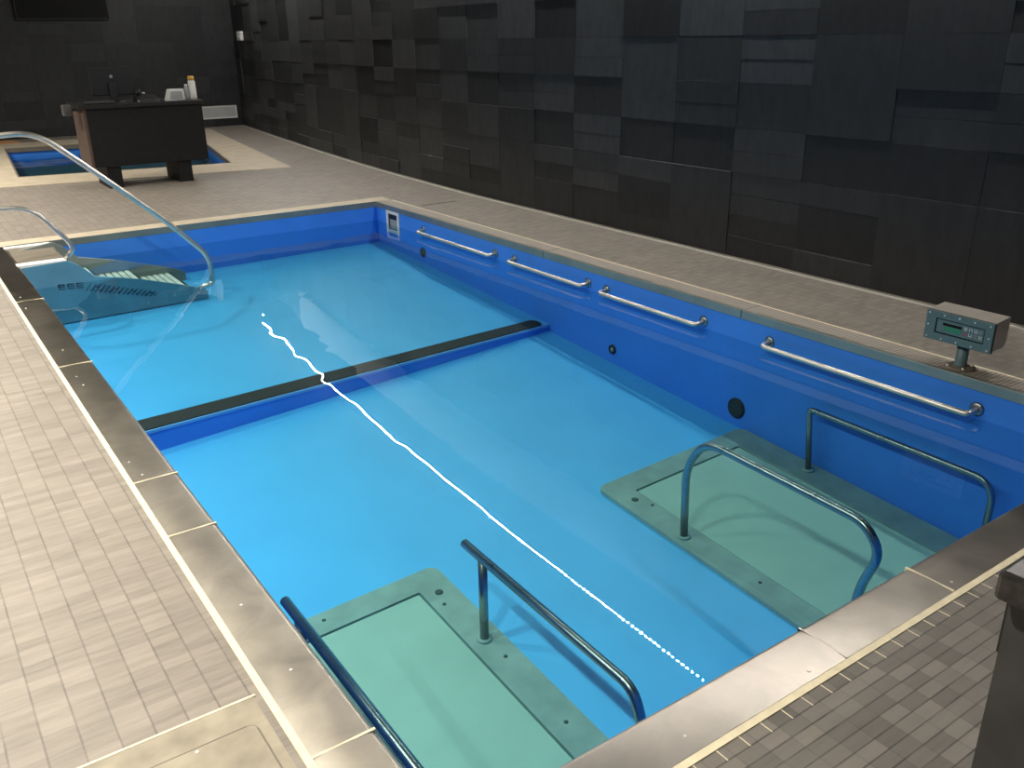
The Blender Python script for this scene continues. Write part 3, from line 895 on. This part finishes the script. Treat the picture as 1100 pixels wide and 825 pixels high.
key_bars(ky[0], 0.229, 'key'); key_ring(ky[1], 0.229, 'key', True, True); key_ring(ky[2], 0.229, 'key'); key_bars(ky[3], 0.229, 'grey')
key_ring(ky[0], 0.203, 'key_red'); key_ring(ky[1], 0.203, 'key', True, False); key_bars(ky[2], 0.203, 'grey'); key_cross(ky[3], 0.203, 'key')

# ------------------------------------------------------------------ desks
def desk(x0, x1, y0, y1, zt, label, thick=0.045, zpan=0.25, ov=0.05, legx=None):
    d = thing('desk', ((x0 + x1) / 2, (y0 + y1) / 2, 0), label, 'desk')
    m2 = MB(); m2.box((x0, y0, zt - thick), (x1, y1, zt), bev=0.006); m2.build('worktop', 'desk_top', d)
    a, b, c, e = x0 + ov, x1 - ov * 0.3, y0 + ov * 0.6, y1 - ov * 0.6
    m2 = MB(); m2.box((a + 0.03, c, zpan), (b - 0.03, c + 0.03, zt - thick)); m2.build('front_panel', 'desk', d)
    m2 = MB(); m2.box((a, c, zpan), (a + 0.03, e, zt - thick)); tag(m2.build('side_panel', 'desk_side', d), 'brown side panel')
    m2 = MB(); m2.box((b - 0.03, c, zpan), (b, e, zt - thick)); m2.build('side_panel', 'desk', d)
    m2 = MB(); m2.box((a + 0.03, e - 0.03, zpan), (b - 0.03, e, zt - thick)); m2.build('rear_panel', 'desk', d)
    m2 = MB(); m2.box((a + 0.03, c + 0.03, zpan), (b - 0.03, e - 0.03, zpan + 0.03)); m2.build('bottom_panel', 'desk', d)
    for lx in (legx or (a + 0.12, b - 0.3)):
        m2 = MB(); m2.box((lx, c + 0.02, 0), (lx + 0.16, e - 0.02, zpan), bev=0.004); m2.build('leg', 'desk', d)
    return d
fd = desk(1.935, 3.335, 11.24, 11.92, 0.945, 'black desk with two thick legs before the second pool', legx=(2.135, 2.95))
YD = 11.55; ZD = 0.945
nd = thing('desk', (1.75, 0.05, 0), 'dark desk corner at the lower right of the photo, on the near deck', 'desk')
m_ = MB(); m_.box((1.036, -0.35, 0.928), (2.5, 0.428, 0.970), bev=0.007); m_.build('worktop', 'desk_top', nd)
m_ = MB(); m_.box((1.098, 0.395, 0.0), (2.46, 0.42, 0.928)); m_.build('front_panel', 'desk_grey', nd)
m_ = MB(); m_.box((1.072, -0.33, 0.0), (1.098, 0.42, 0.928)); m_.build('side_panel', 'desk_grey', nd)
m_ = MB(); m_.box((2.46, -0.33, 0.0), (2.486, 0.42, 0.928)); m_.build('side_panel', 'desk', nd)
m_ = MB(); m_.box((1.075, 0.42, 0.83), (2.46, 0.424, 0.926)); m_.build('apron', 'black', nd)

# computer on the far desk
mo = thing('monitor', (2.40, YD, ZD), 'black monitor seen from behind on the far desk', 'monitor')
m_ = MB(); m_.box((2.17, YD + 0.00, ZD + 0.075), (2.645, YD + 0.035, ZD + 0.385), bev=0.008); m_.build('casing', 'black', mo)
m_ = MB(); m_.box((2.185, YD + 0.035, ZD + 0.09), (2.63, YD + 0.038, ZD + 0.37)); m_.build('screen', 'screen', mo)
m_ = MB(); m_.box((2.36, YD - 0.03, ZD + 0.012), (2.45, YD + 0.0, ZD + 0.22), bev=0.006); m_.build('neck', 'black', mo)
m_ = MB(); m_.lathe([(0.12, 0), (0.12, 0.008), (0.06, 0.013)], (2.405, YD, ZD), seg=28); m_.build('base', 'black', mo)
m_ = MB(); m_.lathe([(0.018, 0), (0.018, 0.002)], (2.405, YD, ZD + 0.285), (0, -1, 0), 16); m_.build('emblem', 'grey', mo)

kb = thing('keyboard', (2.2, 11.33, ZD), 'flat black keyboard on the left of the far desk', 'keyboard')
m_ = MB(); m_.box((2.03, 11.28, ZD), (2.36, 11.42, ZD + 0.018), bev=0.004); m_.build('case', 'black', kb)
m_ = MB()
for r_ in range(4):
    for c_ in range(12):
        m_.box((2.045 + c_ * 0.0258, 11.292 + r_ * 0.03, ZD + 0.018), (2.045 + c_ * 0.0258 + 0.021, 11.292 + r_ * 0.03 + 0.024, ZD + 0.025))
m_.build('keys', 'dark_grey', kb)['kind'] = 'stuff'

wc = thing('desk_phone', (2.66, 11.40, ZD), 'black telephone with a silver glint in the middle of the far desk', 'phone')
m_ = MB(); m_.hexa([(2.60, 11.32, ZD), (2.86, 11.32, ZD), (2.86, 11.52, ZD), (2.60, 11.52, ZD), (2.61, 11.33, ZD + 0.03), (2.85, 11.33, ZD + 0.03), (2.85, 11.51, ZD + 0.075), (2.61, 11.51, ZD + 0.075)]); m_.build('base', 'black', wc)
m_ = MB(); m_.tube(fillet([(2.63, 11.36, ZD + 0.085), (2.65, 11.40, ZD + 0.12), (2.66, 11.46, ZD + 0.12), (2.67, 11.51, ZD + 0.10)], .03), 0.022, 10); m_.build('handset', 'black', wc)
m_ = MB(); m_.lathe([(0.018, 0), (0.022, 0.012), (0.010, 0.02)], (2.705, 11.43, ZD + 0.085), seg=12); m_.build('dial', 'white', wc)
m_ = MB(); m_.tube(fillet([(2.62, 11.345, ZD + 0.02), (2.60, 11.26, ZD + 0.012), (2.598, 11.25, ZD + 0.007)], .02), 0.005, 8); m_.build('cord', 'grey', wc)

rd = thing('radio', (3.09, 11.45, ZD), 'small grey box radio beside the bottles on the far desk', 'radio')
m_ = MB(); m_.hexa([(2.955, 11.40, ZD), (3.175, 11.40, ZD), (3.175, 11.50, ZD), (2.955, 11.50, ZD), (2.995, 11.42, ZD + 0.125), (3.17, 11.42, ZD + 0.125), (3.17, 11.49, ZD + 0.125), (2.995, 11.49, ZD + 0.125)]); m_.build('case', 'grille', rd)
m_ = MB(); m_.hexa([(3.0, 11.396, ZD + 0.015), (3.15, 11.396, ZD + 0.015), (3.15, 11.404, ZD + 0.015), (3.0, 11.404, ZD + 0.015), (3.015, 11.409, ZD + 0.10), (3.15, 11.409, ZD + 0.10), (3.15, 11.418, ZD + 0.10), (3.015, 11.418, ZD + 0.10)]); m_.build('speaker_grille', 'grey', rd)

b1 = thing('bottle', (3.215, 11.45, ZD), 'short grey bottle between the radio and the tall bottle', 'bottle')
m_ = MB(); m_.lathe([(0.028, 0), (0.030, 0.01), (0.029, 0.13), (0.018, 0.145)], (3.215, 11.45, ZD), seg=18); m_.build('body', 'grey', b1)
m_ = MB(); m_.lathe([(0.018, 0.145), (0.018, 0.170), (0.014, 0.174)], (3.215, 11.45, ZD), seg=16); m_.build('cap', 'grille', b1)
b2 = thing('bottle', (3.295, 11.45, ZD), 'tall white bottle with an amber cap at the right end of the far desk', 'bottle')
m_ = MB(); m_.lathe([(0.044, 0), (0.046, 0.012), (0.042, 0.20), (0.034, 0.215)], (3.285, 11.45, ZD), seg=22); m_.build('body', 'white', b2)
m_ = MB(); m_.lathe([(0.036, 0.215), (0.036, 0.255), (0.030, 0.265)], (3.285, 11.45, ZD), seg=20); m_.build('cap', 'gold', b2)
m_ = MB(); m_.box((1.815, 11.42, 0.825), (1.905, 11.56, 0.943), bev=0.008); m_.box((1.900, 11.46, 0.875), (1.986, 11.52, 0.895))
tag(m_.build('socket_box', 'dark_grey', fd), 'small dark grey box on the left side')

# things on the walls
tv = thing('television', (3.2, YFAR, 2.3), 'black flat television high on the far wall at top left', 'television')
m_ = MB(); m_.box((2.45, YFAR - 0.07, 1.98), (3.98, YFAR - 0.0075, 2.86), bev=0.01); m_.build('casing', 'black', tv)
m_ = MB(); m_.box((2.47, YFAR - 0.073, 2.00), (3.96, YFAR - 0.07, 2.84)); m_.build('screen', 'screen', tv)
vt = thing('wall_vent', (5.75, YFAR, 0.27), 'white louvred vent low on the far wall right of the desk', 'vent')
m_ = MB()
for a, b in (((5.40, 0.150), (6.12, 0.178)), ((5.40, 0.365), (6.12, 0.393)), ((5.40, 0.178), (5.43, 0.365)), ((6.09, 0.178), (6.12, 0.365))):
    m_.box((a[0], YFAR - 0.024, a[1]), (b[0], YFAR - 0.007, b[1]))
m_.build('frame', 'white', vt)
m_ = MB()
for i in range(12): m_.hexa([(5.43, YFAR - 0.020, 0.180 + i * 0.0155), (6.09, YFAR - 0.020, 0.180 + i * 0.0155), (6.09, YFAR - 0.008, 0.188 + i * 0.0155), (5.43, YFAR - 0.008, 0.188 + i * 0.0155),
                             (5.43, YFAR - 0.020, 0.184 + i * 0.0155), (6.09, YFAR - 0.020, 0.184 + i * 0.0155), (6.09, YFAR - 0.008, 0.192 + i * 0.0155), (5.43, YFAR - 0.008, 0.192 + i * 0.0155)])
m_.build('louvres', 'grille', vt)
yw = 17.66
ws = thing('wall_sensor', (wx(yw), yw, 1.68), 'small white sensor box high on the right wall near the far corner', 'sensor')
m_ = MB(); m_.box((wx(yw) - 0.09, yw - 0.09, 1.60), (wx(yw) - 0.004, yw + 0.09, 1.76), bev=0.012); m_.build('case', 'white', ws)
m_ = MB(); m_.lathe([(0.03, 0), (0.025, 0.012), (0.012, 0.018)], (wx(yw) - 0.09, yw, 1.65), (-1, 0, 0), 16); m_.build('lens', 'grey', ws)

# ------------------------------------------------------------------ lights
LEDX = [(1, 4.98), (4.3, 5.005), (6.5, 5.04), (7.9, 5.08), (13.4, 5.36), (17.3, 5.66)]
def lx(y): return interp(LEDX, y)
ld = thing('led_strip_light', (4.8, 8, ZC), 'long white ceiling LED strip, seen as the wavy dotted line in the water', 'light')
m_ = MB()
for i in range(32):
    ya, yb = 1.0 + i * 0.5, 1.5 + i * 0.5
    m_.prism([(lx(ya) - 0.014, ya), (lx(ya) + 0.014, ya), (lx(yb) + 0.014, yb), (lx(yb) - 0.014, yb)], ZC - 0.004, ZC + 0.03)
m_.build('mounting_channel', 'grey', ld)
m_ = MB()
y = 1.0
while y < 16.95:
    x = lx(y)
    m_.box((x - 0.008, y - 0.0095, ZC - 0.009), (x + 0.008, y + 0.0095, ZC - 0.0042)); y += 0.063
tag(m_.build('led_chips', 'led', ld), kind='stuff')

def lamp(name, loc, power, size, col, spread=None, size_y=None):
    d = bpy.data.lights.new(name, 'AREA')
    d.energy = power; d.color = col
    if size_y: d.shape = 'RECTANGLE'; d.size = size; d.size_y = size_y
    else: d.shape = 'DISK'; d.size = size
    if spread: d.spread = spread
    o_ = bpy.data.objects.new(name, d); COL.objects.link(o_); o_.location = loc
    return o_
for y in (1.2, 3.1, 5.0, 6.9, 8.85, 10.75, 12.65, 14.55):
    lamp('downlight', (-0.55, y, ZC - 0.02), 83, 0.16, (1.0, 0.93, 0.80), 2.45)

w = bpy.data.worlds.new('world'); S.world = w; w.use_nodes = True
w.node_tree.nodes['Background'].inputs['Color'].default_value = (0.02, 0.02, 0.022, 1)
w.node_tree.nodes['Background'].inputs['Strength'].default_value = 0.5

S.view_settings.view_transform = 'Standard'
S.view_settings.look = 'None'
S.view_settings.exposure = 0.0
S.view_settings.gamma = 1.0
S.view_settings.use_curve_mapping = False
S.cycles.use_denoising = True
S.cycles.max_bounces = 8
S.cycles.transparent_max_bounces = 12
S.cycles.sample_clamp_indirect = 4.0
S.cycles.caustics_reflective = False
S.cycles.caustics_refractive = False
